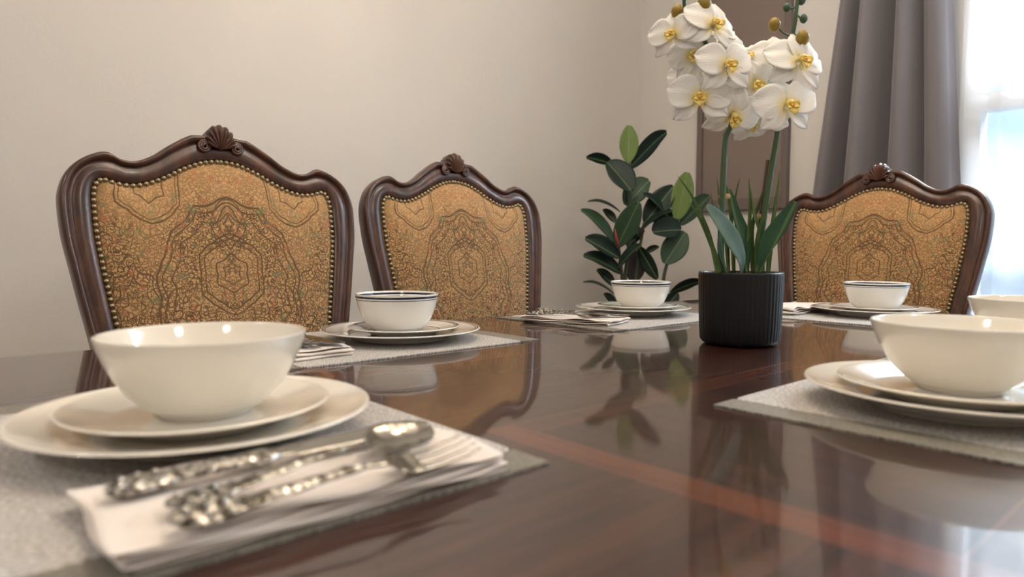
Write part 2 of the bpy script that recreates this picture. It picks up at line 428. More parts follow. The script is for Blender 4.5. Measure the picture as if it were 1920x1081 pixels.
b = MB(); b.box(-.05, .02, WY0 - .04, WY1 + .04, WZ0 - .03, WZ0); bevel(b.build('window_sill', MAT['white'], win, False))

# ---------------------------------------------------------------- chandelier, and unseen fill lights added at the ceiling behind the viewer
def added_fill_light(x, y, label, power):
    t = thing('added_fill_light', label, 'added fill light', (x, y, CEIL), 0, 'added fill lights')
    b = MB(); b.lathe([(0, 0), (.19, 0), (.20, -.02), (.19, -.05), (.175, -.05)], 40); b.build('fill_light_rim', MAT['white'], t)
    b = MB(); b.lathe([(.178, -.04), (.16, -.07), (.10, -.085), (0, -.09)], 40); b.build('fill_light_diffuser', MAT['diffuser'], t)
    area_light('fill_light_glow', (0, 0, -.11), (0, 0, 0), .3, .3, power, (1.0, .95, .88), t)
added_fill_light(-1.7, -1.2, 'round added fill light over the back of the room near the left corner', 20)
added_fill_light(0.9, -1.8, 'round added fill light over the open floor opposite the window side', 16)
added_fill_light(-1.5, 1.0, 'round added fill light close to the long wall behind the viewer', 10)
ch = thing('chandelier', 'five armed bronze chandelier with warm glass shades over the dining table', 'chandelier', (.95, .6, 1.95))
b = MB(); b.tube([(0, 0, .65), (0, 0, .12)], .008, 8); b.lathe([(0, .65), (.06, .65), (.055, .62), (0, .61)], 24); b.build('hanging_rod', MAT['rod'], ch)
b = MB(); b.lathe([(0, .14), (.02, .13), (.035, .08), (.02, .04), (.04, 0), (.02, -.04), (0, -.06)], 24); b.build('chandelier_body', MAT['rod'], ch)
for k in range(5):
    a = 2 * pi * k / 5 + .3; c, s_ = cos(a), sin(a)
    b = MB(); b.tube([(c * r, s_ * r, z) for r, z in ((.02, 0), (.10, -.07), (.2, -.06), (.27, .0), (.28, .05))], .007, 8)
    b.build('chandelier_arm', MAT['rod'], ch)
    b = MB(); b.lathe([(0, .055), (.028, .055), (.036, .085), (.05, .14), (.062, .17)], 24, (c * .28, s_ * .28, 0)); b.build('glass_shade', MAT['bulb'], ch)
    l = bpy.data.lights.new('chandelier_bulb', 'POINT'); l.energy = 8.0; l.color = (1.0, .95, .88); l.shadow_soft_size = .06
    o = bpy.data.objects.new('chandelier_bulb', l); COL.objects.link(o); o.parent = ch; o.location = (c * .28, s_ * .28, .22)

# ================================================================ dining table
TX0, TX1, TY0, TY1 = -.055, 1.955, -.022, 1.222
tb = thing('dining_table', 'large glossy dark wood dining table with inlaid veneer bands and rounded corners', 'dining table', ((TX0 + TX1) / 2, (TY0 + TY1) / 2, 0))
hx, hy = (TX1 - TX0) / 2, (TY1 - TY0) / 2
def rrect(hx, hy, r, n=10):
    P = []
    for cx, cy, a0 in ((hx - r, hy - r, 0), (-hx + r, hy - r, pi / 2), (-hx + r, -hy + r, pi), (hx - r, -hy + r, 3 * pi / 2)):
        for i in range(n + 1):
            a = a0 + pi / 2 * i / n; P.append((cx + r * cos(a), cy + r * sin(a)))
    return P
def slab(prof, hx, hy, r):     # prof: (inset, z) rings from top centre outwards and down
    V = []; F = []; n = None
    for ins, z in prof:
        P = rrect(hx - ins, hy - ins, max(r - ins, .01)); n = len(P); V += [(x, y, z) for x, y in P]
    for i in range(len(prof) - 1):
        F += [(i * n + k, i * n + (k + 1) % n, (i + 1) * n + (k + 1) % n, (i + 1) * n + k) for k in range(n)]
    F += [tuple(range(n)), tuple((len(prof) - 1) * n + k for k in range(n))[::-1]]
    return V, F
V, F = slab([(.012, TZ), (.008, TZ - .0008), (.003, TZ - .004), (0, TZ - .009), (.001, TZ - .016), (.007, TZ - .020), (.008, TZ - .026), (.004, TZ - .032), (.010, TZ - .038)], hx, hy, .16)
top = obj('tabletop', V, F, MAT['top'], tb)
m = top.modifiers.new('w', 'WEIGHTED_NORMAL')
V, F = slab([(.07, TZ - .038), (.07, TZ - .12), (.075, TZ - .125)], hx, hy, .16); obj('apron', V, F, MAT['twood'], tb, False)
for sx in (1, -1):
    for sy in (1, -1):
        b = MB(); x, y = sx * (hx - .14), sy * (hy - .14)
        pts = catmull([(x, y, TZ - .10), (x + sx * .03, y + sy * .03, TZ - .22), (x, y, TZ - .42), (x - sx * .02, y - sy * .02, .14), (x + sx * .03, y + sy * .03, .03), (x + sx * .04, y + sy * .04, 0)], 6)
        rr = [lerp(.055, .026, min(1, i / 22)) if i < 24 else lerp(.026, .036, (i - 24) / 6) for i in range(len(pts))]
        b.tube(pts, rr, 14); b.build('leg', MAT['twood'], tb)

# ================================================================ chairs
OUT = [(0, .383), (.045, .381), (.062, .377), (.098, .354), (.128, .332), (.158, .319), (.182, .321), (.205, .3325), (.232, .324), (.255, .308), (.271, .288), (.281, .262),
       (.284, .235), (.281, .18), (.272, .124), (.262, .065), (.25, 0), (.238, -.07), (.228, -.13), (.222, -.19), (.13, -.205), (0, -.208)]
INN = [(0, .334), (.028, .331), (.045, .326), (.075, .313), (.105, .296), (.138, .281), (.165, .275), (.190, .277), (.210, .283), (.222, .279), (.229, .267), (.232, .250),
       (.2325, .232), (.231, .18), (.225, .124), (.217, .066), (.207, 0), (.197, -.07), (.190, -.13), (.183, -.165), (.11, -.168), (0, -.168)]
def full_outline(H):
    P = [(x, 0, z) for x, z in H]; L = [(-x, 0, z) for x, z in H[1:-1]][::-1]
    return catmull(P + L, 7, True)
REC = .17
def back_pt(x, z, h=0.0):      # chair frame: back plane passes y=0 at table height, leaning back; h = out towards the sitter
    curve = .10 * x * x        # the back is slightly hollow
    n = Vector((0, -1, REC)).normalized()
    return Vector((x, REC * z - curve, TZ + z)) + n * h
def make_chair(label):
    t = thing('dining_chair', label, 'dining chair', group='upholstered chairs around the table')
    O, I = full_outline(OUT), full_outline(INN); N = len(O)
    prof = [(0, -.006), (0, .004), (.05, .009), (.30, .0115), (.55, .0105), (.66, .006), (.70, .010), (.76, .015), (.84, .0175), (.92, .016), (.975, .010), (1.0, .001), (1.0, -.014), (.93, -.022), (.6, -.025), (.1, -.024), (0, -.018)]
    V = []; k = len(prof)
    for i in range(N):
        for s, h in prof:
            x = lerp(I[i].x, O[i].x, s); z = lerp(I[i].z, O[i].z, s); V.append(back_pt(x, z, h))
    F = [(i * k + j, ((i + 1) % N) * k + j, ((i + 1) % N) * k + (j + 1) % k, i * k + (j + 1) % k) for i in range(N) for j in range(k)]
    obj('back_frame', V, F, MAT['cwood'], t)
    # upholstered panel: domed front, flat back
    c = Vector((0, 0, .085)); R = 12; V = []; F = []
    for side in (1, -1):
        base = len(V)
        for r in range(R + 1):
            q = r / R
            for p in I:
                x, z = c.x + (p.x - c.x) * q * 1.004, c.z + (p.z - c.z) * q * 1.004
                h = (.004 + .020 * (1 - q ** 5)) if side > 0 else -.016
                if r == 0: x, z = c.x + (p.x - c.x) * .001, c.z + (p.z - c.z) * .001
                V.append(back_pt(x, z, h))
        for r in range(R):
            for i in range(N):
                F.append((base + r * N + i, base + r * N + (i + 1) % N, base + (r + 1) * N + (i + 1) % N, base + (r + 1) * N + i))
    for i in range(N): F.append((R * N + i, R * N + (i + 1) % N, (R + 1) * N + R * N + (i + 1) % N, (R + 1) * N + R * N + i))
    obj('back_upholstery', V, F, MAT['tapestry'], t)
    # nailheads along the inner edge
    b = MB(); acc = 0; step = .0112; last = None
    for i in range(N):
        a, d = I[i], I[(i + 1) % N]; seg = (d - a).length
        while acc <= seg:
            p = a + (d - a) * (acc / seg); tdir = (d - a).normalized(); nrm = Vector((-tdir.z, 0, tdir.x))
            if nrm.dot(c - p) < 0: nrm = -nrm
            p = p + nrm * .0035; r0 = .0052; VV = []; ns = 8
            for ri, (rr, hh) in enumerate(((1, 0), (.86, .45), (.5, .85))):
                for s in range(ns):
                    an = 2 * pi * s / ns; VV.append(back_pt(p.x + r0 * rr * cos(an), p.z + r0 * rr * sin(an), .0075 + r0 * hh * .8))
            VV.append(back_pt(p.x, p.z, .0075 + r0 * .8))
            FF = [(ri * ns + s, ri * ns + (s + 1) % ns, (ri + 1) * ns + (s + 1) % ns, (ri + 1) * ns + s) for ri in range(2) for s in range(ns)]
            FF += [(2 * ns + s, 2 * ns + (s + 1) % ns, 3 * ns) for s in range(ns)]
            b.add(VV, FF); acc += step
        acc -= seg
    tag(b.build('nailhead_trim', MAT['brass'], t), 'row of round brass nailheads')
    # carved shell with scrolls
    b = MB(); A = 96; RR = 10; V = []; F = []; base = (0, .349)
    for side in (1, -1):
        o0 = len(V)
        for r in range(RR + 1):
            q = r / RR
            for a in range(A + 1):
                th = radians(-82) + radians(164) * a / A; w = abs(th) / radians(82)
                rib = abs(cos(th / radians(164) * 9 * pi))
                rad = (.0545 - .025 * w ** 1.6) * (1 + .045 * (rib - .5))
                x = base[0] + sin(th) * rad * q * .86; z = base[1] + .0 + cos(th) * rad * q + (.004 * w)
                h = (.013 + .010 * sin(q * pi * .62) + .0065 * rib * q ** .7 - .012 * max(0, q - .86) / .14) if side > 0 else -.012
                V.append(back_pt(x, z, h))
        for r in range(RR):
            for a in range(A): F.append((o0 + r * (A + 1) + a, o0 + r * (A + 1) + a + 1, o0 + (r + 1) * (A + 1) + a + 1, o0 + (r + 1) * (A + 1) + a))
    K = (RR + 1) * (A + 1)
    for a in range(A): F.append((RR * (A + 1) + a, RR * (A + 1) + a + 1, K + RR * (A + 1) + a + 1, K + RR * (A + 1) + a))
    b.add(V, F)
    for sx in (1, -1):         # scroll volutes
        pts = []
        for i in range(34):
            an = i / 33 * 2.4 * 2 * pi; rr = .0125 - .0098 * i / 33
            pts.append(back_pt(sx * (.0315 - cos(an + .9) * rr), .3575 + sin(an + .9) * rr, .015 + .003 * i / 33))
        pts = [back_pt(sx * .0165, .385, .014), back_pt(sx * .0185, .372, .016)] + pts
        b.tube(pts, [.0036] * 3 + [.0033] * (len(pts) - 3), 7)
    for i in range(7):
        an = 2 * pi * i / 7
    b.build('carved_shell', MAT['cwood'], t)
    # seat, rails and legs
    sz = .47; V = []; F = []; n = 40
    def seat_ring(ins, z):
        P = []
        for i in range(n):
            a = 2 * pi * i / n; ca, sa = cos(a), sin(a)
            x = math.copysign(abs(ca) ** .45, ca); y = math.copysign(abs(sa) ** .45, sa)
            wx = lerp(.235, .275, (1 - y) / 2) - ins; P.append((x * wx, -.305 + y * (.235 - ins), z))
        return P
    rings = [(.02, sz - .075), (0, sz - .065), (-.004, sz - .03), (.008, sz - .006), (.04, sz + .012), (.10, sz + .022), (.17, sz + .026), (.225, sz + .027)]
    for r in rings: V += seat_ring(*r)
    for i in range(len(rings) - 1): F += [(i * n + q, i * n + (q + 1) % n, (i + 1) * n + (q + 1) % n, (i + 1) * n + q) for q in range(n)]
    F += [tuple(range(n)), tuple((len(rings) - 1) * n + q for q in range(n))]
    obj('seat', V, F, MAT['tapestry'], t)
    V = []; F = []; rings = [(.012, sz - .078), (.004, sz - .08), (.004, sz - .13), (.02, sz - .14)]
    for r in rings: V += seat_ring(*r)
    for i in range(len(rings) - 1): F += [(i * n + q, i * n + (q + 1) % n, (i + 1) * n + (q + 1) % n, (i + 1) * n + q) for q in range(n)]
    F += [tuple(range(n)), tuple((len(rings) - 1) * n + q for q in range(n))]
    obj('seat_frame', V, F, MAT['cwood'], t)
    for sx in (1, -1):
        b = MB(); x = sx * .235; y = -.50
        pts = catmull([(x, y, sz - .09), (x + sx * .018, y - .018, sz - .17), (x, y, .20), (x - sx * .006, y + .006, .07), (x + sx * .012, y - .012, .02), (x + sx * .018, y - .018, 0)], 6)
        rr = [lerp(.034, .015, min(1, i / 20)) if i < 24 else lerp(.015, .026, (i - 24) / 6) for i in range(len(pts))]
        b.tube(pts, rr, 12); b.build('leg', MAT['cwood'], t)
        b = MB(); top_ = back_pt(sx * .205, -.185, -.008)
        pts = catmull([top_, (sx * .205, -.075, sz - .02), (sx * .205, -.07, sz - .12), (sx * .20, -.03, .2), (sx * .195, .055, 0)], 6)
        b.tube(pts, [lerp(.022, .017, i / len(pts)) for i in range(len(pts))], 12); b.build('leg', MAT['cwood'], t)
    return t
chair = make_chair('tapestry back dining chair nearest the viewer, at the left, behind the plain ivory bowl')
chair.location = (.479, 1.385, 0)
dup(chair, (1.077, 1.392, 0), 0, 'tapestry back dining chair in the middle, between the left chair and the rubber plant')
dup(chair, (2.035, .768, 0), -pi / 2, 'tapestry back dining chair at the far table end in front of the grey curtain')

# ================================================================ place settings
def rotpt(x, y, a): return (x * cos(a) - y * sin(a), x * sin(a) + y * cos(a))
def cr(dx, dy):                # small shift along / away from the viewing direction, in table axes
    return (cos(TH) * dx + sin(TH) * dy, -sin(TH) * dx + cos(TH) * dy)
def placemat_proto():          # long side along local x
    t = thing('placemat', '', 'placemat', group='woven placemats')
    V, F = slab([(.0006, .0026), (0, .0022), (0, .0004), (.0006, 0)], .196, .1715, .002); obj('woven_field', V, F, MAT['mat'], t, False)
    for s in (1, -1):
        b = MB(); b.box(*(sorted((s * .196, s * .235))), -.1712, .1712, .0002, .0024)
        tag(b.build('hem', MAT['hem'], t, False), 'darker grey hem strip')
    return t
pm = placemat_proto()
MATS = {'A': ((.1755, .349 + .235), pi / 2, 'silvery woven placemat closest to the viewer at the left, under the cutlery-laden napkin'),
        'B': ((.8095 - .235, .840 + .1715), 0, 'silvery woven placemat in front of the left chair, under the blue rimmed bowl set'),
        'C': ((.996 + .235, .832 + .1715), 0, 'silvery woven placemat left of the black flowerpot, under the middle blue rimmed set'),
        'D': ((1.49 + .1715, .60), pi / 2, 'woven placemat at the far table end, partly hidden by the flowerpot'),
        'F': ((.6015 + .235, .371 - .1715), 0, 'woven placemat at the right edge, its corner pointing to the black flowerpot'),
        'E': ((1.088 + .235, .362 - .1715), 0, 'woven placemat hidden behind the large ivory bowl at the right edge')}
for i, (k, ((x, y), a, lab)) in enumerate(MATS.items()):
    if i == 0: pm.location = (x, y, TZ); pm.rotation_euler = (0, 0, a); pm['label'] = lab
    else: dup(pm, (x, y, TZ), a, lab)
def lathe_thing(name, prof, mat, cat, group, n=96):
    b = MB(); b.lathe(prof, n); o = b.build(name, mat, None, True, 1e-6); return tag(o, 'x', cat, group)
def smooth_prof(P, sub=5): return [(max(0.0, v.x), v.z) for v in catmull([(r, 0, z) for r, z in P], sub)]
dinA = smooth_prof([(0, .0100), (.05, .0100), (.082, .0105), (.093, .0135), (.108, .0185), (.125, .0225), (.1345, .0248), (.1362, .0240), (.1350, .0222), (.115, .0170), (.095, .0095), (.082, .0040), (.077, .0004), (.072, .0006), (.070, .004), (0, .0045)])
salA = smooth_prof([(0, .0080), (.04, .0080), (.064, .0084), (.074, .0105), (.088, .0145), (.1000, .0180), (.1028, .0182), (.1018, .0160), (.085, .0105), (.07, .0050), (.060, .0004), (.056, .0006), (.054, .003), (0, .0035)])
bowA = smooth_prof([(0, .0045), (.02, .0055), (.04, .0105), (.056, .0225), (.067, .0385), (.0745, .0545), (.0787, .0655), (.0800, .0668), (.0810, .0655), (.0770, .0530), (.0695, .0365), (.0585, .0195), (.045, .0070), (.038, .0040), (.036, .0003), (.033, .0004), (.031, .0025), (0, .0030)])
dinB = smooth_prof([(0, .0085), (.06, .0085), (.083, .0090), (.090, .0125), (.1, .0150), (.12, .0180), (.1335, .0198), (.1352, .0192), (.1340, .0175), (.11, .0130), (.092, .0075), (.083, .0025), (.078, .0004), (.074, .0006), (.072, .003), (0, .0035)])
salB = smooth_prof([(0, .0065), (.04, .0065), (.058, .0068), (.064, .0090), (.08, .0120), (.0930, .0148), (.0948, .0145), (.0938, .0128), (.075, .0080), (.062, .0035), (.056, .0004), (.052, .0006), (.050, .002), (0, .0025)])
bowB = smooth_prof([(0, .0045), (.02, .0050), (.038, .0085), (.051, .0180), (.0605, .0340), (.0660, .0510), (.0688, .0618), (.0700, .0630), (.0710, .0618), (.0688, .0510), (.0640, .0340), (.0560, .0165), (.046, .0055), (.040, .0030), (.038, .0003), (.035, .0004), (.033, .002), (0, .0028)])
PROTO = {'A': [lathe_thing('dinner_plate', dinA, MAT['plainchina'], 'plate', 'dinner plates'), lathe_thing('salad_plate', salA, MAT['plainchina'], 'plate', 'salad plates'), lathe_thing('bowl', bowA, MAT['plainchina'], 'bowl', 'bowls')],
         'B': [lathe_thing('dinner_plate', dinB, MAT['bdinner'], 'plate', 'dinner plates'), lathe_thing('salad_plate', salB, MAT['bsalad'], 'plate', 'salad plates'), lathe_thing('bowl', bowB, MAT['bbowl'], 'bowl', 'bowls')]}
used = set()
def setting(kind, x, y, labels, off_s=(0, 0), off_b=(0, 0)):
    zs = (TZ + .0028, TZ + .0028 + (.0102 if kind == 'A' else .0087), TZ + .0028 + (.0184 if kind == 'A' else .0154))
    for i, (z, off) in enumerate(zip(zs, ((0, 0), off_s, off_b))):
        p = PROTO[kind][i]; o = p if (kind, i) not in used else dup(p)
        used.add((kind, i)); dx, dy = cr(*off); o.location = (x + dx, y + dy, z); o['label'] = labels[i]
def labs(a, where): return ['%s dinner plate %s, lowest of its stack' % (a, where), '%s salad plate %s, middle of its stack' % (a, where), '%s bowl %s, on top of two plates' % (a, where)]
setting('A', .178, .590, labs('plain ivory', 'nearest the viewer at the left'), (-.002, .002), (.0015, .004))
setting('A', .768, .206, labs('plain ivory', 'at the right edge beside the placemat corner'), (-.002, .0), (.006, 0))
setting('A', 1.222, .232, labs('plain ivory', 'behind the large bowl at the right edge'))
setting('B', .630, .998, labs('blue rimmed white', 'in front of the left chair'), (.005, 0), (-.0068, 0))
setting('B', 1.293, 1.020, labs('blue rimmed white', 'in front of the rubber plant'), (.010, 0), (.018, 0))
setting('B', 1.705, .630, labs('blue rimmed white', 'in front of the far end chair'), (0, 0), (.005, 0))

# ---------------------------------------------------------------- napkins
def napkin(name, L, Wd, layers, seed, wob=.0016, gap=.0030, taper=.0):
    """a cloth folded back and forth; folds along local x ends; returned centred, base at z=0"""
    rnd = random.Random(seed); ph = [rnd.uniform(0, 6.28) for _ in range(12)]
    path = []; n = 26
    for l in range(layers):
        e0 = -L / 2 + rnd.uniform(0, .012); e1 = L / 2 - rnd.uniform(0, .006)
        xs = [lerp(e0, e1, i / n) for i in range(n + 1)]
        if l % 2: xs = xs[::-1]
        z = .0012 + l * gap
        path += [(x, z, l) for x in xs]
        if l < layers - 1:     # rounded turn
            xe = xs[-1]; s = 1 if l % 2 == 0 else -1
            for a in (30, 60, 90, 120, 150): path.append((xe + s * sin(radians(a)) * gap * .9, z + gap / 2 - cos(radians(a)) * gap / 2, l + a / 180))
    nt = 22; V = []; F = []
    for i, (x, z, l) in enumerate(path):
        for j in range(nt + 1):
            t = j / nt; lw = Wd * (1 - .010 * (l % 3)); y = (t - .5) * lw + .0015 * sin(l * 2.1 + ph[0]) + taper * x * (t - .5)
            wv = wob * (sin(x * 34 + ph[1] + l) * sin(t * 5 + ph[2]) + .6 * sin(x * 71 + t * 9 + ph[3]))
            edge = (abs(t - .5) * 2) ** 4
            zz = z + (wv + abs(wv) * .2) * (l + .4) / layers + edge * .0012 * sin(x * 60 + ph[4] + l * 1.7)
            V.append((x + .002 * sin(t * 7 + l + ph[5]), y + .0018 * sin(x * 45 + ph[6] + l), max(zz, .0006 + .0001 * l)))
    m = nt + 1
    F = [(i * m + j, i * m + j + 1, (i + 1) * m + j + 1, (i + 1) * m + j) for i in range(len(path) - 1) for j in range(nt)]
    o = obj(name, V, F, MAT['napkin']); s = o.modifiers.new('s', 'SOLIDIFY'); s.thickness = .0016; s.offset = 0
    sb = o.modifiers.new('sub', 'SUBSURF'); sb.levels = 1; sb.render_levels = 1
    return o
MZ = TZ + .0026
nk = napkin('napkin', .248, .118, 5, 3, .0012, .0030); nk.location = (.186, .4115, MZ); nk.rotation_euler = (0, 0, 0)
tag(nk, 'folded off white cloth napkin closest to the viewer, holding knife, spoon and fork', 'napkin', 'folded napkins')
n2 = napkin('napkin', .235, .110, 5, 5, .0018, .0028); n2.location = (.420, 1.005, MZ); n2.rotation_euler = (0, 0, -pi / 2 + .05)
tag(n2, 'folded white napkin behind the nearest bowl, beside the left blue rimmed setting', 'napkin', 'folded napkins')
n3 = napkin('napkin', .215, .112, 4, 9, .0012, .0032); n3.location = (1.062, 1.000, MZ); n3.rotation_euler = (0, 0, -pi / 2 + .30)
tag(n3, 'folded white napkin left of the plates in front of the rubber plant', 'napkin', 'folded napkins')
n4 = napkin('napkin', .225, .100, 5, 12, .0022, .0038); n4.location = (1.655, .800, MZ); n4.rotation_euler = (0, 0, .05)
tag(n4, 'folded white napkin just right of the flowerpot at the far table end', 'napkin', 'folded napkins')

# ---------------------------------------------------------------- cutlery, tips towards local +x, handle end at x=0
def ribbon(b, sec, n=8):
    """sec: (x, y0, halfwidth, z, dish, thick)"""
    V = []; k = 2 * (n + 1)
    for (x, y0, w, z, dish, th) in sec:
        for j in range(n + 1):
            q = -1 + 2 * j / n; V.append((x, y0 + q * w, z + dish * q * q + th * .5 * sqrt(max(0, 1 - q * q * .96))))
        for j in range(n + 1):
            q = 1 - 2 * j / n; V.append((x, y0 + q * w, z + dish * q * q - th * .5 * sqrt(max(0, 1 - q * q * .96))))
    F = [(i * k + j, i * k + (j + 1) % k, (i + 1) * k + (j + 1) % k, (i + 1) * k + j) for i in range(len(sec) - 1) for j in range(k)]
    F += [tuple(range(k)), tuple((len(sec) - 1) * k + j for j in range(k))]
    b.add(V, F)
def spl(keys, sub=6):
    """keys: tuples interpolated with a monotone-ish cosine"""
    out = []
    for a, c in zip(keys, keys[1:]):
        for i in range(sub):
            t = i / sub; s = t * t * (3 - 2 * t)
            out.append(tuple([lerp(a[0], c[0], t)] + [lerp(p, q, s) for p, q in zip(a[1:], c[1:])]))
    out.append(keys[-1]); return out
def handle(b, L, z0, z1, wmax, th, x0=0.0, wend=.0028):
    """shaped ornate grip with bead rows and scrolled shoulders"""
    ribbon(b, spl([(x0, 0, wmax * .3, z0, 0, th * .6), (x0 + .004, 0, wmax * .75, z0, 0, th), (x0 + .014, 0, wmax, z0, 0, th * 1.1), (x0 + .026, 0, wmax * .93, z0, 0, th), (x0 + .040, 0, wmax * .62, z0, 0, th),
                   (x0 + .060, 0, wmax * .52, lerp(z0, z1, .4), 0, th), (x0 + L * .80, 0, wend * 1.35, lerp(z0, z1, .8), 0, th), (x0 + L * .9, 0, wend * 1.6, z1, 0, th), (x0 + L, 0, wend, z1, 0, th * .9)], 5), 8)
    for i in range(7):          # raised medallions along the grip
        x = x0 + .008 + i * .0095; r = .0030 * (1 - i * .07); V = []; F = []
        for s in (1, -1):
            yy = s * wmax * (.45 if i < 3 else .25)
            b.lathe([(0, r * .8), (r * .5, r * .65), (r * .85, r * .35), (r, 0)], 8, (x, yy, z0 + th * .42))
def make_spoon():
    t = thing('spoon', '', 'spoon', group='spoons')
    b = MB(); handle(b, .112, .0030, .0085, .0098, .0028); b.build('handle', MAT['ornate'], t)
    b = MB(); keys = [(.110, 0, .0026, .0086, 0, .0024), (.124, 0, .0026, .0076, 0, .0022), (.132, 0, .0060, .0048, .0008, .0016), (.140, 0, .0165, .0026, .0040, .0012), (.150, 0, .0222, .0014, .0066, .0011),
                     (.160, 0, .0226, .0014, .0068, .0011), (.170, 0, .0196, .0024, .0055, .0011), (.179, 0, .0130, .0046, .0030, .0011), (.1845, 0, .0060, .0070, .0010, .0011), (.1868, 0, .0012, .0082, 0, .0009)]
    ribbon(b, spl(keys, 5), 14); b.build('spoon_bowl', MAT['silver'], t); return t
def make_fork():
    t = thing('fork', '', 'fork', group='forks')
    b = MB(); handle(b, .108, .0028, .0080, .0094, .0028); b.build('handle', MAT['ornate'], t)
    b = MB(); ribbon(b, spl([(.106, 0, .0026, .0080, 0, .0024), (.122, 0, .0030, .0068, 0, .0022), (.132, 0, .0095, .0034, .0004, .0018), (.140, 0, .0118, .0022, .0006, .0016), (.147, 0, .0120, .0022, .0006, .0016)], 6), 10)
    for k in range(4):
        y = -.0099 + k * .0066
        ribbon(b, spl([(.145, y, .0017, .0024, 0, .0018), (.160, y, .0013, .0026, 0, .0016), (.178, y, .0012, .0050, 0, .0014), (.190, y * .97, .0009, .0082, 0, .0010)], 5), 4)
    b.build('tines', MAT['silver'], t); return t
def make_knife():
    t = thing('knife', '', 'knife', group='knives')
    b = MB(); handle(b, .100, .0050, .0050, .0112, .0072, 0, .0060); b.build('handle', MAT['ornate'], t)
    b = MB(); ribbon(b, spl([(.098, 0, .0055, .0050, 0, .0040), (.106, 0, .0060, .0046, 0, .0026), (.112, .001, .0102, .0044, 0, .0018), (.150, .0012, .0120, .0042, 0, .0016), (.190, .0008, .0118, .0042, 0, .0014), (.208, .0, .0098, .0044, 0, .0012), (.217, -.001, .0052, .0046, 0, .001), (.221, -.003, .0015, .0048, 0, .001)], 6), 6)
    b.build('blade', MAT['silver'], t); return t
P_ = {'knife': make_knife(), 'spoon': make_spoon(), 'fork': make_fork()}
def lay(kind, x, y, z, xt, yt, label, first=False):
    o = P_[kind] if first else dup(P_[kind]); o.location = (x, y, z); o.rotation_euler = (0, 0, atan2(yt - y, xt - x)); o['label'] = label
    return o
NZ = MZ + .0158
k_ = lay('knife', .0755, .4225, NZ + .001, .293, .436, 'ornate silver table knife lying on the nearest napkin, next to the plates', True)
k_.rotation_euler.x = .12
s_ = lay('spoon', .095, .3785, NZ + .003, .2715, .405, 'silver spoon on the nearest napkin between knife and fork', True)
s_.rotation_euler.x = .15
f_ = lay('fork', .091, .3575, NZ + .0025, .266, .3595, 'silver fork on the nearest napkin at its front edge', True)
f_.rotation_euler.x = .34
NB = MZ + .0146
lay('knife', .448, 1.105, NB, .462, .884, 'silver knife on the napkin behind the nearest bowl, its tip beside the blue rimmed plate')
lay('spoon', .425, 1.085, NB, .424, .885, 'silver spoon on the napkin behind the nearest bowl')
lay('fork', .399, 1.085, NB, .392, .885, 'silver fork on the napkin behind the nearest bowl, farthest from the blue rimmed plates')
NC = MZ + .0124
lay('knife', 1.052, 1.105, NC, 1.126, .905, 'silver knife on the napkin in front of the rubber plant, next to the plates')
lay('spoon', 1.020, 1.090, NC, 1.093, .905, 'silver spoon on the napkin in front of the rubber plant, between knife and fork')
lay('fork', .996, 1.080, NC, 1.060, .897, 'silver fork on the napkin in front of the rubber plant, along its front edge')

# ================================================================ potted orchid
def at(px, py, depth):         # a point of the room seen at this place of the frame, this far away
    x, y = px - 960, py - 540.5
    x, y = x * cos(ROLL) + y * sin(ROLL), -x * sin(ROLL) + y * cos(ROLL)
    d = RGT * (x / FPX) + UPV * (-y / FPX) + FWD
    d = d / (d.x * sin(TH) + d.y * cos(TH))
    return CAM + d * depth
OC = Vector((1.038, .594, TZ))
orc = thing('potted_orchid', 'white artificial orchid with yellow centres in a ribbed black pot on the table', 'potted plant', OC)
def L_(p): return Vector(p) - OC
H_ = .121
b = MB()
rib = lambda t, r, z: 1 + (.012 * abs(sin(t * 26)) - .006 if .006 < z < H_ - .004 and r > .05 else 0)
prof = [(0, .001), (.050, .001), (.0600, .003), (.0640, .009), (.0655, .03), (.0668, .07), (.0680, H_ - .008), (.0682, H_ - .003), (.0675, H_), (.0645, H_), (.0635, H_ - .004), (.0630, .02), (0, .018)]
b.lathe(prof, 312, (0, 0, 0), rib); b.build('pot', MAT['pot'], orc, True, 1e-6)
b = MB(); b.lathe([(0, H_ - .012), (.03, H_ - .010), (.055, H_ - .014), (.0632, H_ - .018)], 40, (0, 0, 0), lambda t, r, z: 1 + .02 * sin(t * 7)); b.build('moss', MAT['soil'], orc)
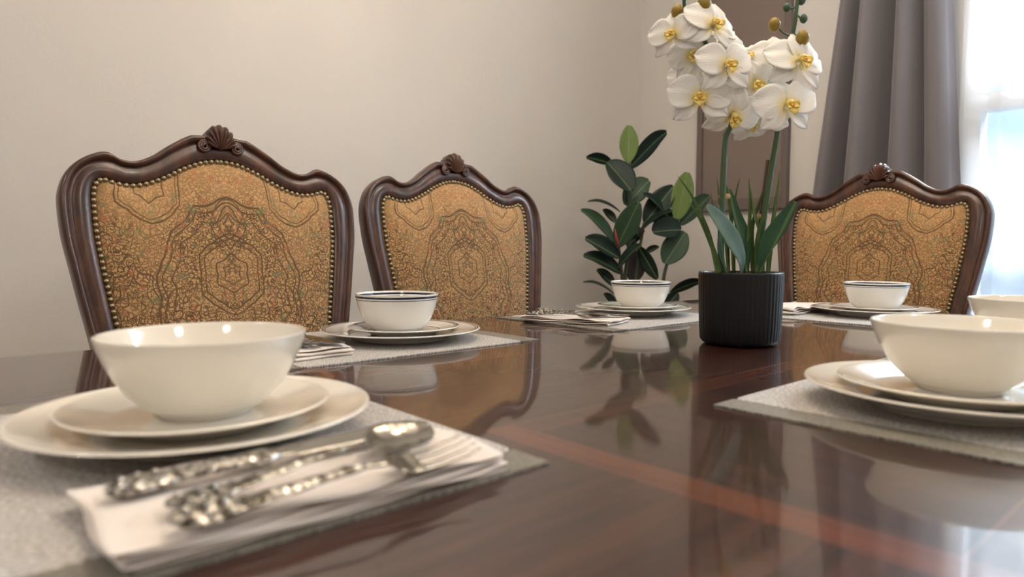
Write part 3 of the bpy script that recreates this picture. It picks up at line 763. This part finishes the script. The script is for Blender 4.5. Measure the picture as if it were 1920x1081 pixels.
def leafblade(parent, pts, width, mat, name='leaf', fold=.25, wide=None, prof=None, nw=8, roll=0.0, normal=None):
    """a blade along a polyline; its local y runs along the rib so veins follow it"""
    P = catmull(pts, 8); n = len(P)
    d0 = (P[-1] - P[0]).normalized()
    nv = (normal or Vector((-sin(TH), -cos(TH), .35)))
    Lc = [0]
    for a, c in zip(P, P[1:]): Lc.append(Lc[-1] + (c - a).length)
    V = []
    prof = prof or (lambda t: sin(pi * min(1, (t * .94 + .03)) ** .8) ** .7)
    side0 = d0.cross(nv).normalized()
    if roll: side0 = Matrix.Rotation(roll, 3, d0) @ side0
    nn = side0.cross(d0).normalized()
    Mx = Matrix((side0, d0, nn)).transposed()
    for i, p in enumerate(P):
        dd = (P[min(i + 1, n - 1)] - P[max(i - 1, 0)]).normalized()
        sd = (side0 - dd * side0.dot(dd)).normalized(); nr = sd.cross(dd)
        w = width * .5 * prof(Lc[i] / Lc[-1])
        for j in range(nw + 1):
            q = -1 + 2 * j / nw
            V.append(p + sd * w * q * (1 - .08 * abs(q)) + nr * (fold * w * abs(q) ** 1.3 * .6))
    org = P[0]; Mi = Mx.inverted(); V = [Mi @ (v - org) for v in V]
    m = nw + 1; F = [(i * m + j, i * m + j + 1, (i + 1) * m + j + 1, (i + 1) * m + j) for i in range(n - 1) for j in range(nw)]
    o = obj(name, V, F, mat, parent); s = o.modifiers.new('s', 'SOLIDIFY'); s.thickness = .0009; s.offset = 0
    o.matrix_basis = Matrix.Translation(org) @ Mx.to_4x4()
    return o
# stems and stakes
stemL = [at(1352, 512, 1.11), at(1352, 430, 1.105), at(1356, 330, 1.10), at(1360, 262, 1.10), at(1372, 222, 1.095), at(1352, 150, 1.09), at(1318, 70, 1.085), at(1286, 20, 1.08), at(1284, -25, 1.075)]
stemR = [at(1424, 512, 1.15), at(1428, 440, 1.145), at(1444, 330, 1.14), at(1458, 245, 1.135), at(1466, 170, 1.12), at(1478, 100, 1.11), at(1490, 45, 1.10), at(1497, -15, 1.10)]
for st in (stemL, stemR):
    b = MB(); p = catmull([L_(q) for q in st], 8); b.tube(p, [lerp(.0056, .0030, i / len(p)) for i in range(len(p))], 10); b.build('stem', MAT['ostem'], orc)
for q in ([at(1349, 512, 1.13), at(1361, 250, 1.12)], [at(1413, 512, 1.16), at(1426, 420, 1.155), at(1441, 300, 1.15)]):
    b = MB(); b.tube([L_(v) for v in q], .0045, 8); b.build('stake', MAT['stake'], orc)
for q in (at(1358, 368, 1.108), at(1430, 406, 1.15)):
    b = MB(); p = L_(q); b.lathe([(.0075, -.004), (.010, 0), (.0075, .004)], 12, tuple(p)); b.build('stem_tie', MAT['tie'], orc)
# leaves: broad strap leaves and thin blades
strap = lambda t: (sin(pi * min(1, t * .92 + .06)) ** .55) * (.45 + .55 * min(1, t * 2.2))
def oleaf(px, width, mat, d0, d1, fold=.3, name='leaf', prof=strap, roll=0):
    n = len(px) - 1
    return leafblade(orc, [L_(at(x, y, lerp(d0, d1, i / n))) for i, (x, y) in enumerate(px)], width, mat, name, fold, prof=prof, roll=roll)
oleaf([(1390, 512), (1388, 480), (1362, 430), (1326, 384)], .030, MAT['oleafb'], 1.10, 1.05)
oleaf([(1424, 512), (1434, 465), (1462, 420), (1492, 378)], .030, MAT['oleaf'], 1.12, 1.10)
oleaf([(1400, 512), (1398, 450), (1380, 400), (1366, 352)], .020, MAT['oleaf'], 1.13, 1.16)
oleaf([(1362, 512), (1350, 470), (1352, 420), (1346, 384)], .020, MAT['oleaf'], 1.10, 1.09, roll=.6)
thin = lambda t: (1 - t) ** .6 * (.6 + .4 * min(1, t * 4))
for i, (pts, w, d) in enumerate((([(1348, 512), (1338, 470), (1312, 410), (1291, 376)], .010, 1.09), ([(1344, 512), (1330, 440), (1300, 372), (1270, 328)], .008, 1.08),
        ([(1400, 512), (1404, 440), (1406, 380), (1404, 334)], .012, 1.14), ([(1412, 512), (1410, 430), (1424, 380), (1434, 345)], .011, 1.15), ([(1376, 512), (1372, 430), (1366, 370), (1352, 318)], .010, 1.15),
        ([(1440, 512), (1446, 440), (1456, 370), (1462, 322)], .012, 1.17), ([(1396, 512), (1384, 440), (1378, 380), (1388, 330)], .010, 1.17), ([(1356, 512), (1350, 440), (1340, 400), (1332, 358)], .007, 1.12),
        ([(1366, 512), (1362, 450), (1352, 400), (1344, 330)], .009, 1.13), ([(1430, 512), (1426, 440), (1414, 400), (1408, 352)], .011, 1.13), ([(1418, 512), (1420, 450), (1430, 410), (1448, 372)], .010, 1.12))):
    oleaf(pts, w, MAT['blade'], d, d, .4, 'grass_blade', thin, roll=random.uniform(-.5, .5))
# blossoms
def petal_shape(L, Wd, nx, ny, kind):
    V = []; F = []
    for i in range(ny + 1):
        t = i / ny
        if kind == 'petal': w = Wd * (sin(pi * (t * .90 + .06)) ** .55)
        else: w = Wd * (sin(pi * (t * .93 + .04)) ** .75)
        for j in range(nx + 1):
            q = -1 + 2 * j / nx
            V.append((w * q, .003 + L * t * (1 - .06 * q * q), .0035 * sin(t * pi) - .010 * t * t + .0022 * q * q * t + .0016 * sin(q * 6 + t * 5) * t))
    m = nx + 1; F = [(i * m + j, i * m + j + 1, (i + 1) * m + j + 1, (i + 1) * m + j) for i in range(ny) for j in range(nx)]
    return V, F
def flower(pos, size, face, spin, seed):
    rnd = random.Random(seed); b = MB()
    for k, (ang, kind) in enumerate(((0, 's'), (128, 's'), (-128, 's'), (68, 'petal'), (-68, 'petal'))):
        L, Wd = (.046, .0165) if kind == 's' else (.050, .0265)
        V, F = petal_shape(L, Wd, 12, 12, kind)
        R = Matrix.Rotation(radians(ang + rnd.uniform(-6, 6)), 3, 'Z') @ Matrix.Rotation(rnd.uniform(-.22, .10), 3, 'X') @ Matrix.Rotation(rnd.uniform(-.12, .12), 3, 'Y')
        b.add([R @ Vector(v) + Vector((0, 0, .0022 if kind == 'petal' else 0)) for v in V], F)
    o = b.build('flower', MAT['petal'], orc); s = o.modifiers.new('s', 'SOLIDIFY'); s.thickness = .0007
    z = face.normalized(); x = Vector((0, 0, 1)).cross(z).normalized(); y = z.cross(x)
    R = Matrix((x, y, z)).transposed().to_4x4() @ Matrix.Rotation(spin, 4, 'Z')
    o.matrix_basis = Matrix.Translation(pos) @ R @ Matrix.Scale(size, 4)
    b = MB()                    # three lobed lip and column
    for a, ln, w in ((180, .017, .0085), (115, .012, .006), (-115, .012, .006)):
        V = []; n = 6
        for i in range(n + 1):
            t = i / n
            for j in range(7):
                q = -1 + j / 3; V.append((w * q * sin(pi * (t * .85 + .12)), ln * t, .004 + .012 * sin(t * pi * .7) + .003 * q * q))
        R2 = Matrix.Rotation(radians(a), 3, 'Z'); b.add([R2 @ Vector(v) for v in V], [(i * 7 + j, i * 7 + j + 1, (i + 1) * 7 + j + 1, (i + 1) * 7 + j) for i in range(n) for j in range(6)])
    b.lathe([(0, .016), (.0035, .014), (.005, .009), (.0045, .003), (0, 0)], 12, (0, .002, .001))
    l = b.build('lip', MAT['lip'], o); s = l.modifiers.new('s', 'SOLIDIFY'); s.thickness = .0009
    b = MB(); b.lathe([(0, .0185), (.0026, .0165), (.0032, .0135), (0, .0125)], 10, (0, -.003, 0)); b.build('throat', MAT['lipred'], o)
tocam = lambda dx, dz: (Vector((-sin(TH), -cos(TH), 0)) + RGT * dx + Vector((0, 0, dz)))
FL = [(1262, 66, 1.075, .84, -.65, .15, .1), (1337, 50, 1.065, 1.0, .25, .35, -.2), (1300, 104, 1.10, .84, -.35, -.1, .3), (1362, 124, 1.055, .98, .15, .15, .1), (1312, 184, 1.075, 1.05, -.25, .10, 0),
      (1417, 160, 1.10, .92, -.05, .0, .2), (1497, 117, 1.08, 1.08, .30, .25, -.1), (1475, 199, 1.07, 1.06, .15, .10, .15), (1372, 216, 1.085, .98, .15, -.50, -.1), (1400, 112, 1.14, .85, -.1, .6, 0),
      (1440, 222, 1.12, .84, -.2, -.45, .2), (1290, 150, 1.12, .78, -.5, -.2, 0), (1452, 108, 1.12, .9, -.25, .3, 0), (1352, 92, 1.12, .84, 0, .3, 0), (1405, 232, 1.125, .72, .1, -.3, .3)]
for i, (x, y, d, s, dx, dz, spin) in enumerate(FL): flower(L_(at(x, y, d)), s, tocam(dx, dz), spin, i)
def bud(x, y, d, r, mat, stem_to):
    p = L_(at(x, y, d)); b = MB(); b.lathe([(0, r * 1.25), (r * .55, r * 1.0), (r * .95, r * .35), (r, -.1 * r), (r * .8, -r * .7), (r * .3, -r * 1.15), (0, -r * 1.2)], 16, tuple(p))
    o = b.build('bud', mat, orc); b = MB(); q = L_(at(*stem_to)); b.tube([p, lerp(p, q, .5) + Vector((0, 0, -.003)), q], .0013, 6); b.build('bud_stalk', MAT['ostem'], o)
for a in ((1270, 22, 1.08, .0098, MAT['bud'], (1286, 30, 1.08)), (1320, 9, 1.075, .0115, MAT['bud'], (1290, 32, 1.08)), (1452, 46, 1.10, .0095, MAT['bud'], (1482, 68, 1.108)), (1505, 71, 1.09, .0105, MAT['bud'], (1486, 60, 1.105)),
          (1507, 35, 1.10, .0062, MAT['budg'], (1493, 25, 1.10)), (1475, 14, 1.10, .0060, MAT['budg'], (1494, 12, 1.10)), (1503, 0, 1.10, .0068, MAT['budg'], (1496, -8, 1.10)), (1296, -14, 1.075, .008, MAT['bud'], (1284, -6, 1.076))):
    bud(*a)

# ================================================================ rubber plant in the corner
RC = at(1190, 560, 2.62); RC.z = 0
rp = thing('rubber_plant', 'dark green rubber plant in a grey planter standing in the room corner', 'potted plant', RC)
def R_(p): return Vector(p) - RC
b = MB(); b.lathe([(0, 0), (.13, 0), (.14, .01), (.165, .30), (.170, .315), (.160, .318), (.155, .30), (.15, .27), (0, .27)], 48); b.build('planter', MAT['planter'], rp)
b = MB(); b.lathe([(0, .285), (.08, .288), (.154, .28)], 32); b.build('potting_soil', MAT['soil'], rp)
def zc(x, y): return (1060 + x / 2.846, 220 + y / 2.846)
BASE = Vector((0, 0, .28))
for pts in ([(345, 240), (340, 400), (350, 560), (330, 760), (320, 900)], [(600, 545), (570, 680), (530, 830), (515, 920)], [(285, 690), (300, 820), (310, 930)], [(420, 560), (400, 680), (380, 800), (372, 930)]):
    q = [R_(at(*zc(x, y), 2.62)) for x, y in pts]; q.append(lerp(q[-1], BASE, .5)); q.append(BASE + Vector((random.uniform(-.03, .03), random.uniform(-.03, .03), 0)))
    c = catmull(q[::-1], 6); b = MB(); b.tube(c, [lerp(.009, .005, i / len(c)) for i in range(len(c))], 8); b.build('stem', MAT['bark'], rp)
LV = [((335, 240), (340, 42), 98, 'leaf3', 0), ((345, 268), (540, 78), 66, 'leaf', .06), ((250, 248), (112, 212), 36, 'leaf', -.05), ((222, 240), (352, 392), 128, 'leaf', -.10), ((322, 470), (448, 338), 120, 'leaf2', .05),
      ((276, 690), (392, 452), 118, 'leaf2', -.12), ((424, 562), (578, 366), 120, 'leaf', .0), ((545, 525), (412, 408), 58, 'leaf', -.04), ((596, 545), (650, 292), 112, 'leaf3', -.02), ((612, 572), (770, 420), 80, 'leaf2', .05),
      ((388, 625), (575, 500), 42, 'leaf', -.10), ((618, 600), (466, 612), 122, 'leaf', -.06), ((640, 612), (530, 780), 130, 'leaf2', -.02), ((292, 505), (120, 450), 42, 'leaf', .0), ((270, 562), (200, 492), 44, 'leaf', .05),
      ((258, 662), (82, 494), 80, 'leaf2', .0), ((286, 748), (106, 645), 84, 'leaf', -.04), ((298, 832), (96, 738), 84, 'leaf', .0), ((262, 900), (168, 812), 54, 'leaf', .05), ((268, 950), (94, 880), 34, 'leaf', -.02),
      ((284, 800), (408, 680), 52, 'leaf', -.12), ((392, 690), (492, 862), 54, 'leaf', -.12), ((362, 880), (385, 712), 104, 'wine', .0), ((560, 935), (735, 872), 40, 'leaf', -.06), ((540, 1010), (600, 935), 70, 'leaf', .0),
      ((500, 690), (425, 726), 34, 'leaf', .05), ((400, 640), (352, 560), 50, 'leaf', .06), ((330, 690), (420, 600), 60, 'leaf', .08), ((270, 1000), (205, 940), 40, 'leaf', .05), ((560, 560), (520, 470), 60, 'leaf', .06)]
lp = lambda t: sin(pi * min(1, t * .95 + .025)) ** .62
for i, ((x0, y0), (x1, y1), w, mt, dz) in enumerate(LV):
    d = 2.62 + .35 * dz * 2; p0 = R_(at(*zc(x0, y0), 2.62 + dz * .3)); p1 = R_(at(*zc(x1, y1), d))
    ln = (p1 - p0).length; px = 2.846 * FPX / 2.62; wn = w / px
    wn *= 1.12; nat = max(wn, min(.09, ln * .45)); roll = math.acos(min(1, wn / nat)) * (1 if i % 2 else -1)
    mid = (p0 + p1) / 2; arch = Vector((0, 0, 1)) * (.10 * ln if abs(x1 - x0) > abs(y1 - y0) * .8 else .02 * ln)
    leafblade(rp, [p0, lerp(p0, p1, .33) + arch * .9, lerp(p0, p1, .68) + arch, p1], nat, MAT[mt], 'leaf', .35, prof=lp, roll=roll)
b = MB(); q = [R_(at(*zc(x, y), 2.55)) for x, y in ((282, 690), (272, 640), (264, 592))]; b.tube(q, [.004, .005, .001], 8); b.build('leaf_sheath', MAT['red'], rp)

# ================================================================ wall panel, curtains
wa = thing('wall_art', 'tall narrow taupe canvas in a slim brown frame hanging beside the curtain', 'wall art', (WALL_X, 1.542, 1.085))
b = MB(); b.box(-.018, -.004, -.185, .185, .02, 1.04); b.build('canvas', MAT['art'], wa, False)
b = MB(); hw, T = .212, .026
b.box(-.03, -.001, -hw, -hw + T, 0, 1.08); b.box(-.03, -.001, hw - T, hw, 0, 1.08); b.box(-.03, -.001, -hw + T, hw - T, 0, .05); b.box(-.03, -.001, -hw + T, hw - T, 1.04, 1.08)
bevel(b.build('picture_frame', MAT['artframe'], wa, False), .003)
def drape(name, x, ytop, ybot, zb, zt, folds, amp, mat, seed, n=220, nz=30, sharp=1.0):
    rnd = random.Random(seed); ph = [rnd.uniform(-.5, .5) for _ in range(8)]; V = []
    for i in range(nz + 1):
        t = i / nz; z = lerp(zb, zt, t); y0 = lerp(ybot[0], ytop[0], t); y1 = lerp(ybot[1], ytop[1], t)
        for j in range(n + 1):
            q = j / n; a = q * folds * 2 * pi + .5 * sin(q * 9 + ph[0]) + .25 * sin(t * 3 + q * 14 + ph[1])
            s = sin(a); w = math.copysign(abs(s) ** sharp, s)
            V.append((x - amp * (1 + w) * (.8 + .35 * sin(q * 5 + ph[2])) , lerp(y0, y1, q) + .010 * cos(a) , z))
    m = n + 1; F = [(i * m + j, i * m + j + 1, (i + 1) * m + j + 1, (i + 1) * m + j) for i in range(nz) for j in range(n)]
    return V, F
cu = thing('curtain', 'grey taupe pleated curtain hanging left of the bright window', 'curtain', (0, 0, 0))
V, F = drape('curtain', WALL_X - .055, (1.02, .800), (1.30, .640), .02, 2.36, 3.6, .072, MAT['curtain'], 4, sharp=.8)
o = obj('curtain_panel', V, F, MAT['curtain'], cu); s = o.modifiers.new('s', 'SOLIDIFY'); s.thickness = .002
V, F = drape('sheer', WALL_X - .020, (.80, -1.05), (.80, -1.05), .03, 2.34, 17, .012, MAT['sheer'], 9, 420, 6)
sh = obj('sheer_curtain', V, F, MAT['sheer']); tag(sh, 'white sheer curtain hanging across the bright window', 'curtain')
rd = thing('curtain_rod', 'dark metal curtain rod above the window', 'curtain rod', (WALL_X - .10, 0, 2.38))
b = MB(); b.tube([(0, -1.2, 0), (0, 1.2, 0)], .012, 12); b.build('rod', MAT['rod'], rd)
for y in (-1.1, 1.12):
    b = MB(); b.tube([(0, y, 0), (.10, y, 0)], .008, 8); b.lathe([(0, 0), (.02, 0), (.02, .01), (0, .012)], 12, (.09, y, 0)); b.build('bracket', MAT['rod'], rd)
